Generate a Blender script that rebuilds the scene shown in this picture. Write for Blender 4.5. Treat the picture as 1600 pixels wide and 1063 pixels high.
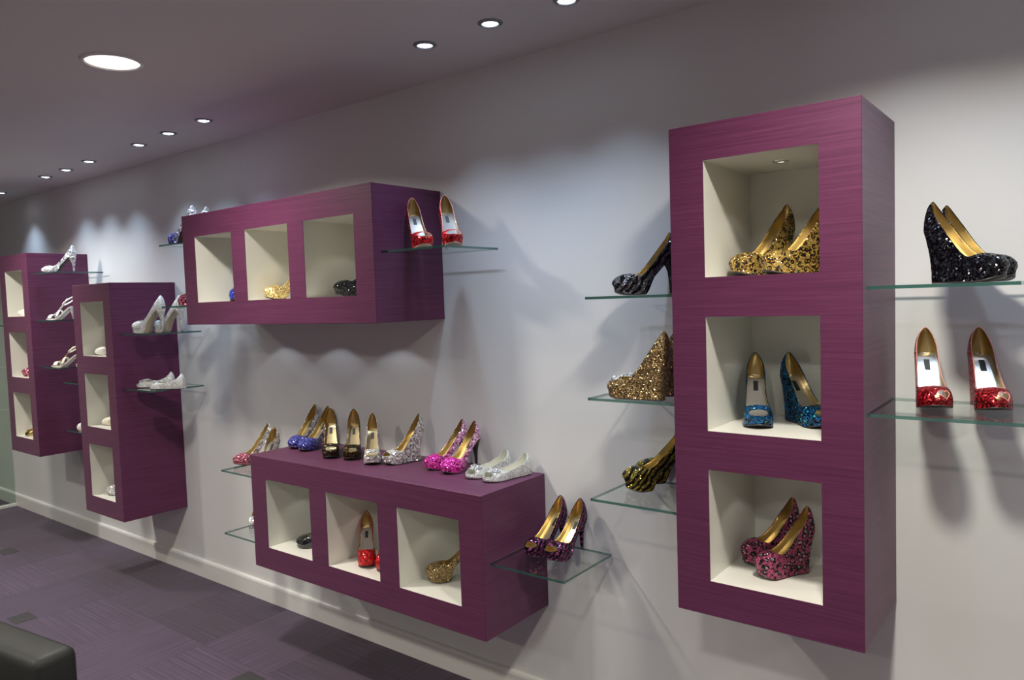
import bpy, bmesh, math, random
from mathutils import Vector, Matrix
PI = math.pi
for o in list(bpy.data.objects): bpy.data.objects.remove(o)
S = bpy.context.scene
C = S.collection

# ------------------------------------------------------------------ camera
cam_d = bpy.data.cameras.new('camera'); cam = bpy.data.objects.new('camera', cam_d); C.objects.link(cam)
S.camera = cam
yaw, pitch, roll = math.radians(-37.8557), math.radians(-3.2391), math.radians(-1.9096)
f = Vector((math.sin(yaw)*math.cos(pitch), math.cos(yaw)*math.cos(pitch), math.sin(pitch)))
r = Vector((math.cos(yaw), -math.sin(yaw), 0)); u = r.cross(f)
r2 = r*math.cos(roll) + u*math.sin(roll); u2 = u*math.cos(roll) - r*math.sin(roll)
cam.matrix_world = Matrix(((r2.x, u2.x, -f.x, 1.5668), (r2.y, u2.y, -f.y, -2.2358), (r2.z, u2.z, -f.z, 1.5717), (0, 0, 0, 1)))
cam_d.sensor_width = 36; cam_d.lens = 1156.126/1600*36; cam_d.clip_start = .02

# ------------------------------------------------------------------ world and exposure
W = bpy.data.worlds.new('world'); S.world = W; W.use_nodes = True
W.node_tree.nodes['Background'].inputs[0].default_value = (.5, .5, .55, 1)
W.node_tree.nodes['Background'].inputs[1].default_value = .02
S.view_settings.view_transform = 'Standard'
S.view_settings.look = 'None'
S.view_settings.gamma = 1
S.view_settings.use_curve_mapping = False
S.view_settings.exposure = 0.06
SPOT_W, DOWN_W, NICHE_W, UNDER_W = 19.0, 21.0, .22, .55
SPOT_C, DOWN_C, NICHE_C = (.62, .78, 1.0), (1.0, .93, .82), (1.0, .97, .90)

# ------------------------------------------------------------------ helpers
def link(o, parent=None):
    C.objects.link(o)
    if parent: o.parent = parent
    return o
def obj(name, me, mat=None, parent=None, loc=(0, 0, 0), rotz=0, smooth=False):
    if isinstance(me, bmesh.types.BMesh):
        bm = me; me = bpy.data.meshes.new(name); bm.to_mesh(me); bm.free()
    if mat is not None and not me.materials:
        for m in (mat if isinstance(mat, (list, tuple)) else [mat]): me.materials.append(m)
    if smooth:
        me.polygons.foreach_set('use_smooth', [True]*len(me.polygons))
    o = bpy.data.objects.new(name, me); link(o, parent)
    o.location = loc; o.rotation_euler = (0, 0, rotz)
    return o
def thing(name, label, cat, loc=(0, 0, 0), rotz=0, group=None):
    o = bpy.data.objects.new(name, None); C.objects.link(o)
    o.empty_display_size = .05
    o.location = loc; o.rotation_euler = (0, 0, rotz)
    o['label'] = label; o['category'] = cat
    if group: o['group'] = group
    return o
def struct(o, label=None):
    o['kind'] = 'structure'
    if label: o['label'] = label
    return o
def box(bm, x0, x1, y0, y1, z0, z1, mi=0):
    v = [bm.verts.new((x, y, z)) for x in (x0, x1) for y in (y0, y1) for z in (z0, z1)]
    fs = []
    for q in ((0, 1, 3, 2), (4, 6, 7, 5), (0, 4, 5, 1), (2, 3, 7, 6), (0, 2, 6, 4), (1, 5, 7, 3)):
        fc = bm.faces.new([v[i] for i in q]); fc.material_index = mi; fs.append(fc)
    return fs
def boxbm(*a, bevel=0, seg=2):
    bm = bmesh.new(); box(bm, *a)
    bmesh.ops.recalc_face_normals(bm, faces=bm.faces)
    if bevel: bmesh.ops.bevel(bm, geom=list(bm.edges), offset=bevel, segments=seg, affect='EDGES', profile=.5)
    return bm
def lathe(profile, n=32, close=False):
    """profile: list of (radius, z)"""
    bm = bmesh.new(); rings = []
    for rr, z in profile:
        if rr < 1e-6: rings.append([bm.verts.new((0, 0, z))])
        else: rings.append([bm.verts.new((rr*math.cos(2*PI*i/n), rr*math.sin(2*PI*i/n), z)) for i in range(n)])
    pairs = list(zip(rings, rings[1:]))
    if close: pairs.append((rings[-1], rings[0]))
    for a, b in pairs:
        for i in range(n):
            j = (i+1) % n
            if len(a) == 1 and len(b) == 1: continue
            if len(a) == 1: bm.faces.new((a[0], b[j], b[i]))
            elif len(b) == 1: bm.faces.new((a[i], a[j], b[0]))
            else: bm.faces.new((a[i], a[j], b[j], b[i]))
    bmesh.ops.recalc_face_normals(bm, faces=bm.faces)
    return bm
def tube(bm, pts, rad, n=6, closed=False):
    pts = [Vector(p) for p in pts]; m = len(pts); rings = []
    for i, p in enumerate(pts):
        if closed: t = pts[(i+1) % m]-pts[i-1]
        else: t = pts[min(i+1, m-1)]-pts[max(i-1, 0)]
        t.normalize()
        ref = Vector((0, 0, 1)) if abs(t.z) < .9 else Vector((1, 0, 0))
        a = t.cross(ref).normalized(); b = t.cross(a)
        rings.append([bm.verts.new(p+(a*math.cos(2*PI*k/n)+b*math.sin(2*PI*k/n))*rad) for k in range(n)])
    for i in range(m if closed else m-1):
        A, B = rings[i], rings[(i+1) % m]
        for k in range(n): bm.faces.new((A[k], A[(k+1) % n], B[(k+1) % n], B[k]))
    if not closed:
        bm.faces.new(rings[0]); bm.faces.new(rings[-1][::-1])
    return bm

# ------------------------------------------------------------------ materials
class NT:
    def __init__(s, name):
        s.m = bpy.data.materials.new(name); s.m.use_nodes = True
        s.t = s.m.node_tree; s.t.nodes.clear()
        s.out = s.t.nodes.new('ShaderNodeOutputMaterial')
    def n(s, typ, ins=None, **props):
        nd = s.t.nodes.new('ShaderNode'+typ)
        for k, v in props.items(): setattr(nd, k, v)
        for k, v in (ins or {}).items(): s.set(nd.inputs[k], v)
        return nd
    def set(s, sock, v):
        if isinstance(v, bpy.types.NodeSocket): s.t.links.new(v, sock)
        elif isinstance(v, bpy.types.Node): s.t.links.new(v.outputs[0], sock)
        else:
            if isinstance(v, (tuple, list)) and len(v) == 3 and sock.type == 'RGBA': v = (*v, 1)
            sock.default_value = v
    def math(s, op, a, b=0., clamp=False):
        nd = s.n('Math', {0: a, 1: b}, operation=op); nd.use_clamp = clamp; return nd.outputs[0]
    def ramp(s, fac, stops, interp='LINEAR'):
        nd = s.n('ValToRGB', {0: fac}); e = nd.color_ramp.elements; nd.color_ramp.interpolation = interp
        while len(e) < len(stops): e.new(.5)
        for el, (p, c) in zip(e, stops): el.position = p; el.color = (*c, 1) if len(c) == 3 else c
        return nd.outputs[0]
    def mix(s, fac, a, b, blend='MIX'):
        nd = s.n('Mix', data_type='RGBA', blend_type=blend)
        s.set(nd.inputs[0], fac); s.set(nd.inputs[6], a); s.set(nd.inputs[7], b); return nd.outputs[2]
    def coord(s, scale=(1, 1, 1), loc=(0, 0, 0), out='Object', rot=(0, 0, 0)):
        tc = s.n('TexCoord'); mp = s.n('Mapping', {0: tc.outputs[out], 1: loc, 2: rot, 3: scale}); return mp.outputs[0]
    def pbsdf(s, **k):
        names = dict(color='Base Color', metal='Metallic', rough='Roughness', normal='Normal', emit='Emission Color', estr='Emission Strength', spec='Specular IOR Level', coat='Coat Weight', coatr='Coat Roughness', sheen='Sheen Weight')
        return s.n('BsdfPrincipled', {names[a]: b for a, b in k.items()})
    def done(s, sh): s.set(s.out.inputs[0], sh.outputs[0]); return s.m

def plain(name, color, rough=.5, metal=0., bump=0., scale=200., **k):
    t = NT(name); nz = t.n('TexNoise', {'Vector': t.coord(), 'Scale': scale, 'Detail': 3.})
    col = t.mix(.10, color, nz.outputs[1], 'SOFT_LIGHT')
    kw = dict(color=col, rough=rough, metal=metal, **k)
    if bump: kw['normal'] = t.n('Bump', {'Strength': bump, 'Distance': .001, 'Height': nz.outputs[0]})
    return t.done(t.pbsdf(**kw))
def emissive(name, color, strength):
    t = NT(name); return t.done(t.pbsdf(color=(.8, .8, .8), emit=color, estr=strength, rough=.4))

def m_wall(name, color):
    t = NT(name); nz = t.n('TexNoise', {'Vector': t.coord(), 'Scale': 350., 'Detail': 2.})
    big = t.n('TexNoise', {'Vector': t.coord(), 'Scale': 1.3, 'Detail': 2.})
    col = t.mix(t.math('MULTIPLY', big.outputs[0], .06), color, (.5, .5, .5))
    return t.done(t.pbsdf(color=col, rough=.55, spec=.3, normal=t.n('Bump', {'Strength': .06, 'Distance': .0008, 'Height': nz.outputs[0]})))
WALL = m_wall('wall_paint', (.73, .732, .722)); CEIL = m_wall('ceiling_paint', (.78, .77, .74)); TRIM = plain('trim_paint', (.74, .735, .71), .35)

def m_purple():
    t = NT('purple_grasscloth')
    a = t.n('TexNoise', {'Vector': t.coord((3.2, 3.2, 260)), 'Scale': 1., 'Detail': 4., 'Roughness': .6})
    b = t.n('TexNoise', {'Vector': t.coord((9, 9, 700), (3, 1, 7)), 'Scale': 1., 'Detail': 2.})
    tp = t.n('TexNoise', {'Vector': t.coord((4, 300, 1)), 'Scale': 1., 'Detail': 3.})
    geo = t.n('NewGeometry'); nz = t.n('SeparateXYZ', {0: geo.outputs['Normal']})
    up = t.math('GREATER_THAN', t.math('ABSOLUTE', nz.outputs[2]), .7)
    h0 = t.math('ADD', t.math('MULTIPLY', a.outputs[0], .65), t.math('MULTIPLY', b.outputs[0], .35))
    hm = t.n('Mix', data_type='FLOAT'); t.set(hm.inputs[0], up); t.set(hm.inputs[2], h0); t.set(hm.inputs[3], tp.outputs[0])
    h = hm.outputs[0]
    col = t.ramp(h, [(.30, (.066, .011, .042)), (.5, (.104, .020, .067)), (.70, (.140, .033, .094))])
    return t.done(t.pbsdf(color=col, rough=.5, spec=.35, sheen=.08, normal=t.n('Bump', {'Strength': .25, 'Distance': .0012, 'Height': h})))
PURPLE = m_purple()
CREAM = plain('niche_cream_laminate', (.73, .73, .67), .35)

def m_carpet(name, tint):
    t = NT(name)
    a = t.n('TexNoise', {'Vector': t.coord((1.1, 75, 1)), 'Scale': 1., 'Detail': 6., 'Roughness': .75})
    b = t.n('TexNoise', {'Vector': t.coord((420, 420, 420)), 'Scale': 1., 'Detail': 2.})
    g = t.n('TexNoise', {'Vector': t.coord((2.2, 5, 1), out='Object'), 'Scale': 1., 'Detail': 1.})
    oi = t.n('ObjectInfo')
    tone = t.math('ADD', .70, t.math('MULTIPLY', oi.outputs['Random'], .55))
    h = t.math('ADD', t.math('MULTIPLY', a.outputs[0], .7), t.math('MULTIPLY', b.outputs[0], .3))
    col = t.ramp(h, [(.30, tuple(c*.3 for c in tint)), (.50, tint), (.66, tuple(c*2.3 for c in tint))])
    warm = t.mix(t.math('MULTIPLY', g.outputs[0], .6), col, (.047, .031, .040))
    col = t.mix(1., warm, t.n('CombineColor', {0: tone, 1: tone, 2: tone}), 'MULTIPLY')
    return t.done(t.pbsdf(color=col, rough=.95, spec=.1, sheen=.25, normal=t.n('Bump', {'Strength': .6, 'Distance': .002, 'Height': h})))
CARPET = m_carpet('purple_carpet_tile', (.052, .033, .063))
CARPET_DARK = m_carpet('charcoal_carpet', (.016, .017, .017))

def m_glass(name, tint, gl=1.0):
    t = NT(name)
    fr = t.n('Fresnel', {0: 1.5}); bf = t.n('NewGeometry').outputs['Backfacing']
    gl = t.math('MULTIPLY', t.math('SUBTRACT', 1., bf), gl)
    tr = t.n('BsdfTransparent', {0: tint}); gs = t.n('BsdfGlossy', {0: (.95, 1, .98), 1: .03})
    return t.done(t.n('MixShader', {0: t.math('MULTIPLY', fr.outputs[0], gl), 1: tr, 2: gs}))
GLASS = m_glass('shelf_glass', (.965, .985, .975))
PANE = m_glass('partition_glass', (.80, .86, .82))
def m_edge():
    t = NT('glass_edge_green')
    tr = t.n('BsdfTransparent', {0: (.35, .62, .55)})
    pb = t.pbsdf(color=(.035, .115, .10), rough=.12, spec=.9, coat=.6)
    return t.done(t.n('MixShader', {0: .72, 1: tr, 2: pb}))
EDGE = m_edge()
STEEL = plain('brushed_steel', (.62, .62, .64), .28, 1.)
DARKRING = plain('lamp_bezel', (.30, .31, .33), .35, .6)
WHITEMETAL = plain('white_enamel', (.75, .74, .72), .3)
def m_leather():
    t = NT('black_leather'); v = t.n('TexVoronoi', {'Vector': t.coord(), 'Scale': 260.}); nz = t.n('TexNoise', {'Vector': t.coord(), 'Scale': 9.})
    col = t.mix(nz.outputs[0], (.010, .011, .010), (.022, .024, .022))
    return t.done(t.pbsdf(color=col, rough=.55, spec=.4, normal=t.n('Bump', {'Strength': .35, 'Distance': .0008, 'Height': v.outputs[0]})))
LEATHER = m_leather()

# -------- shoe materials
def glitter(name, base, alt=None, pattern=None, cell=.0038, tilt=.8, metal=.6, rough=.22, lo=.25, hi=2.6, third=None, seed=0., pscale=1.):
    t = NT(name); co = t.coord(loc=(seed, seed*.7, seed*.3))
    v = t.n('TexVoronoi', {'Vector': co, 'Scale': 1./cell})
    d = t.n('VectorMath', {0: v.outputs['Color'], 1: (.5, .5, .5)}, operation='SUBTRACT')
    d = t.n('VectorMath', {0: d.outputs[0]}, operation='SCALE'); d.inputs['Scale'].default_value = tilt*1.6
    g = t.n('NewGeometry')
    nn = t.n('VectorMath', {0: g.outputs['Normal'], 1: d.outputs[0]}, operation='ADD')
    nn = t.n('VectorMath', {0: nn.outputs[0]}, operation='NORMALIZE')
    sp = t.n('SeparateColor', {0: v.outputs['Color']})
    val = t.math('ADD', lo, t.math('MULTIPLY', t.math('POWER', sp.outputs[0], 2.2), hi-lo))
    if pattern is None: col = base
    elif pattern == 'gradient':                       # toe colour = base, heel colour = alt
        x = t.n('SeparateXYZ', {0: t.coord()}).outputs[0]
        fac = t.ramp(t.math('ADD', t.math('MULTIPLY', x, 5.), .5), [(.30, (1, 1, 1)), (.72, (0, 0, 0))])
        col = t.mix(fac, base, alt)
    elif pattern == 'zebra':
        nz = t.n('TexNoise', {'Vector': co, 'Scale': 45.*pscale, 'Detail': 1.})
        w = t.n('TexWave', {'Vector': t.coord(rot=(.5, .62, .35)), 'Scale': 17.*pscale, 'Distortion': 5.5, 'Detail': 1.5, 'Detail Scale': 1.4}, wave_type='BANDS', bands_direction='X')
        col = t.mix(t.ramp(w.outputs[1], [(.42, (0, 0, 0)), (.58, (1, 1, 1))]), base, alt)
    else:                                             # leopard: dark broken rings on base, third colour inside
        nz = t.n('TexNoise', {'Vector': co, 'Scale': 120., 'Detail': 1.})
        off = t.n('VectorMath', {0: nz.outputs[1]}, operation='SCALE'); off.inputs['Scale'].default_value = .004
        cc = t.n('VectorMath', {0: co, 1: off.outputs[0]}, operation='ADD')
        lv = t.n('TexVoronoi', {'Vector': cc.outputs[0], 'Scale': 72.*pscale})
        rnd = t.n('SeparateColor', {0: lv.outputs['Color']}).outputs[1]
        rr = t.math('ADD', lv.outputs['Distance'], t.math('MULTIPLY', rnd, .12))
        ring = t.ramp(rr, [(.0, (0, 0, 0)), (.28, (0, 0, 0)), (.32, (1, 1, 1)), (.56, (1, 1, 1)), (.61, (0, 0, 0))])
        n2 = t.n('TexNoise', {'Vector': co, 'Scale': 170., 'Detail': 0.})
        brk = t.math('GREATER_THAN', n2.outputs[0], .39)
        inner = t.math('LESS_THAN', rr, .33)
        c0 = t.mix(inner, base, third or base)
        col = t.mix(t.math('MULTIPLY', ring, brk), c0, alt)
    col = t.mix(1., col, t.n('CombineColor', {0: val, 1: val, 2: val}), 'MULTIPLY')
    rn = t.math('ADD', rough-.1, t.math('MULTIPLY', sp.outputs[1], .2))
    return t.done(t.pbsdf(color=col, metal=metal, rough=rn, normal=nn.outputs[0], spec=.6))
GOLD = plain('gold_lining_leather', (.60, .45, .19), .28, .85, .15, 300)
GOLD2 = plain('pale_gold_insole', (.82, .70, .42), .24, .85, .1, 300)
SILVER = plain('silver_insole', (.80, .78, .76), .22, .9, .1, 300)
CREAMIN = plain('cream_lining', (.72, .72, .63), .5)
SOLE_D = plain('dark_outsole', (.035, .028, .025), .45)
SOLE_T = plain('tan_outsole', (.45, .38, .27), .45)
BLACKPL = plain('black_label_cloth', (.012, .012, .012), .5)
REDTR = plain('rose_binding', (.75, .30, .28), .4)

MATS = dict(
    leo_gold=glitter('gold_leopard_sequins', (.50, .33, .085), (.012, .009, .006), 'leopard', third=(.40, .19, .03), pscale=1.1, lo=.6, hi=1.6, cell=.0030, metal=.4, tilt=.65),
    leo_blue=glitter('blue_leopard_sequins', (.005, .105, .29), (.005, .008, .014), 'leopard', third=(.03, .33, .42), seed=.4, lo=.45, hi=2.3, pscale=1.0),
    leo_pink=glitter('pink_leopard_sequins', (.42, .070, .17), (.010, .006, .010), 'leopard', third=(.42, .30, .40), seed=.9, pscale=.9, lo=.6, hi=1.6, cell=.0030, metal=.4, tilt=.65),
    zeb_black=glitter('black_zebra_sequins', (.010, .010, .012), (.20, .21, .25), 'zebra', hi=1.6, lo=.4),
    zeb_gold=glitter('gold_zebra_sequins', (.010, .009, .006), (.50, .40, .06), 'zebra', seed=.2, pscale=1.1, hi=1.6),
    zeb_purple=glitter('purple_zebra_sequins', (.010, .006, .012), (.26, .055, .17), 'zebra', seed=.3, pscale=1.4),
    gold_gl=glitter('gold_glitter', (.34, .235, .105), hi=2.3, lo=.4, cell=.0028),
    gold_pale=glitter('pale_gold_glitter', (.64, .47, .20), cell=.003, tilt=.55, lo=.5),
    black_gl=glitter('black_glitter', (.010, .011, .015), cell=.0042, tilt=.95, metal=.35, rough=.16, hi=2.6),
    red_gl=glitter('red_glitter', (.50, .012, .016), lo=.45, metal=.45, cell=.0052),
    red_dk=glitter('deep_red_glitter', (.28, .008, .013), lo=.35, metal=.45),
    blue_gr=glitter('blue_to_silver_glitter', (.10, .11, .46), (.66, .67, .68), 'gradient', metal=.4, lo=.45, hi=2.0, cell=.0052),
    blue_gl=glitter('blue_glitter', (.025, .055, .48), lo=.5, cell=.0052),
    pink_gr=glitter('magenta_to_pink_glitter', (.66, .045, .35), (.70, .36, .54), 'gradient', lo=.5, metal=.45, cell=.0052),
    pink_sil=glitter('pink_to_silver_glitter', (.52, .16, .22), (.64, .63, .62), 'gradient', metal=.4, lo=.45, hi=2.0, cell=.0052),
    pink_gl=glitter('rose_glitter', (.50, .14, .20), cell=.0052),
    silver_gl=glitter('silver_glitter', (.72, .72, .71), lo=.55, hi=1.7, metal=.35, cell=.0052),
    white_gl=glitter('white_glitter', (.74, .75, .73), cell=.003, tilt=.45, lo=.75, hi=1.15, metal=.15, rough=.35),
    bk_gold=glitter('dark_bronze_sequins', (.035, .026, .010), hi=2.8, cell=.0052),
    patent=plain('black_patent', (.012, .012, .015), .08, 0., coat=1.),
    white_sat=plain('white_satin', (.76, .76, .72), .35), cream_sat=plain('cream_satin', (.74, .70, .58), .4),
    jewel=glitter('clear_jewels', (.75, .80, .85), cell=.004, tilt=.9, metal=.6, rough=.1, lo=.6),
    gold_metal=plain('polished_gold', (.80, .62, .25), .2, 1.),
)

# ------------------------------------------------------------------ the room
X0, X1, YB, H = -9.0, 4.6, -5.6, 2.46
struct(obj('floor', boxbm(X0, X1, YB, 0, -.12, -.003), CARPET))
struct(obj('wall_back', boxbm(X0-.15, X1+.15, 0, .15, -.12, H+.12), WALL), 'pale grey painted wall carrying the cabinets')
struct(obj('wall_front', boxbm(X0-.15, X1+.15, YB-.15, YB, -.12, H+.12), WALL))
struct(obj('wall_left', boxbm(X0-.15, X0, YB, 0, -.12, H+.12), WALL))
struct(obj('wall_right', boxbm(X1, X1+.15, YB, 0, -.12, H+.12), WALL))
struct(obj('ceiling', boxbm(X0, X1, YB, 0, H, H+.12), CEIL))
bm = bmesh.new()
prof = [(0, 0), (-.016, 0), (-.016, .088), (-.013, .097), (-.007, .102), (0, .102)]
a = [bm.verts.new((X0, y, z)) for y, z in prof]; b = [bm.verts.new((X1, y, z)) for y, z in prof]
for i in range(len(prof)): j = (i+1) % len(prof); bm.faces.new((a[i], a[j], b[j], b[i]))
bm.faces.new(a); bm.faces.new(b[::-1]); bmesh.ops.recalc_face_normals(bm, faces=bm.faces)
struct(obj('baseboard_back', bm, TRIM), 'white skirting board along the shoe wall')

# carpet tiles, quarter turned, children of the floor
fl = bpy.data.objects['floor']
tile_me = None; rnd = random.Random(5)
ys = [(-.0, -.48)] + [(-.48-.5*k, -.98-.5*k) for k in range(6)]
for iy, (ya, yb) in enumerate(ys):
    for ix in range(-7, 7):
        xa = -2.19+.5*ix
        if xa < -5.75 or xa > 1.3: continue
        if tile_me is None:
            tile_me = bpy.data.meshes.new('carpet_tile')
            b_ = boxbm(-.2498, .2498, -.2498, .2498, -.009, 0, bevel=.0006, seg=1); b_.to_mesh(tile_me); b_.free(); tile_me.materials.append(CARPET)
        o = obj('carpet_tile', tile_me, None, fl, (xa+.25, (ya+yb)/2-(.0 if iy else .008), 0), ((ix+iy) % 2)*PI/2)
        if iy == 0:
            sc = (.48-.017)/.5
            o.scale = (1, sc, 1) if (ix+iy) % 2 == 0 else (sc, 1, 1)
for x, y, w, d in ((-2.78, -.86, .13, .10), (-1.22, -.55, .12, .10), (-4.09, -.50, .14, .09)):
    obj('carpet_patch', boxbm(-w/2, w/2, -d/2, d/2, -.001, .0012, bevel=.0006, seg=1), CARPET_DARK, fl, (x, y, 0))

# glass partition at the far left
gp = thing('glass_partition', 'greenish glass partition standing against the wall at the far left', 'partition', (-5.39, 0, 0))
for z0, z1 in ((.022, .80), (.803, 1.15), (1.153, 2.44)):
    p = obj('pane', boxbm(-.005, .005, -1.9, -.018, z0, z1), PANE, gp)
obj('floor_channel', boxbm(-.025, .025, -1.9, -.017, 0, .022, bevel=.002, seg=1), WHITEMETAL, gp)
obj('ceiling_channel', boxbm(-.025, .025, -1.9, 0, 2.44, 2.46, bevel=.002, seg=1), WHITEMETAL, gp)

# ------------------------------------------------------------------ lamps
LED = emissive('led_lens', (.80, .90, 1.0), 14.)
DIFF = emissive('downlight_diffuser', (1.0, .96, .86), 1.5)
TUBEM = emissive('downlight_tube', (1.0, .98, .93), 4.)
NLED = emissive('niche_lens', (1.0, .95, .85), 2.5)
def light(kind, name, parent, loc, power, color, size=None, blend=.5, radius=.02, rot=(0, 0, 0)):
    d = bpy.data.lights.new(name, kind); d.energy = power; d.color = color
    if kind == 'SPOT': d.spot_size = math.radians(size); d.spot_blend = blend; d.shadow_soft_size = radius
    else: d.shape = 'DISK'; d.size = radius*2; d.spread = math.radians(size)
    o = bpy.data.objects.new(name, d); link(o, parent); o.location = loc; o.rotation_euler = rot
    return o
bez = lathe([(.0265, -.001), (.028, -.006), (.036, -.005), (.041, -.001), (.041, 0)], 28); bez_me = bpy.data.meshes.new('bezel'); bez.to_mesh(bez_me); bez.free()
lens = lathe([(0, -.006), (.016, -.005), (.0265, -.001), (.0265, 0)], 28); lens_me = bpy.data.meshes.new('lens'); lens.to_mesh(lens_me); lens.free()
spots = [(1.86, -.32, ''), (1.54, -.32, ''), (1.22, -.32, ''),
         (.326, -.318, 'at the top edge of the picture'), (.04, -.331, 'second of the three nearest along the wall'), (-.255, -.329, 'leftmost of the three nearest along the wall'),
         (-1.739, -.302, 'nearest of the middle three'), (-2.096, -.288, 'middle one of the middle three'), (-2.453, -.265, 'farthest of the middle three'),
         (-3.083, -.256, 'nearest of the far three'), (-3.44, -.242, 'middle one of the far three'), (-3.777, -.234, 'farthest of the far three'),
         (-4.665, -.204, 'cut by the left picture edge')]
for i, (x, y, w) in enumerate(spots):
    if i < 3: w = ['third', 'second', 'first'][i] + ' one beyond the right picture edge'
    t = thing('ceiling_spotlight', 'small round cool white recessed ceiling spotlight, ' + w, 'spotlight', (x, y, H), 0, 'small spotlights along the shoe wall')
    obj('bezel', bez_me, DARKRING, t, smooth=True); obj('lens', lens_me, LED, t, smooth=True)
    light('SPOT', 'spot_beam', t, (0, 0, -.012), SPOT_W*(.5 if i < 3 else 1), SPOT_C, 94, 1., .022)
ring_me = bpy.data.meshes.new('trim_ring'); b_ = lathe([(.088, -.001), (.090, -.007), (.100, -.006), (.106, -.001), (.106, 0)], 40); b_.to_mesh(ring_me); b_.free()
diff_me = bpy.data.meshes.new('diffuser'); b_ = lathe([(0, -.004), (.06, -.0035), (.089, -.001), (.089, 0)], 40); b_.to_mesh(diff_me); b_.free()
for k, (x, y) in enumerate([(-1.18, -.965), (1.24, -.965), (3.66, -.965), (-3.6, -.965), (-6.6, -.965), (-1.18, -2.5), (1.24, -2.5), (-3.6, -2.5), (-1.18, -4.2), (1.24, -4.2), (-3.6, -4.2)]):  # middle and back rows: unseen lamps added to bounce light onto the ceiling
    lab = 'large round white recessed ceiling downlight, ' + ['upper left of the picture', 'one to the right of the visible one', 'two to the right of the visible one', 'one to the left of the visible one', 'two to the left of the visible one',
        'added for bounce, middle row behind the visible one', 'added for bounce, middle row, behind and right', 'added for bounce, middle row, behind and left', 'added for bounce, back row behind the visible one', 'added for bounce, back row, behind and right', 'added for bounce, back row, behind and left'][k]
    t = thing('ceiling_downlight', lab, 'downlight', (x, y, H), 0, 'large ceiling downlights')
    obj('trim_ring', ring_me, WHITEMETAL, t, smooth=True); df = obj('diffuser', diff_me, DIFF, t, smooth=True)
    for s in (-1, 1): obj('lamp_tube', boxbm(-.012, .012, -.035, .035, -.009, -.003, bevel=.003, seg=2), TUBEM, df, (s*.026, 0, 0))
    light('AREA', 'down_beam', t, (0, 0, -.014), DOWN_W, DOWN_C, 144, radius=.085)

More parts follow.
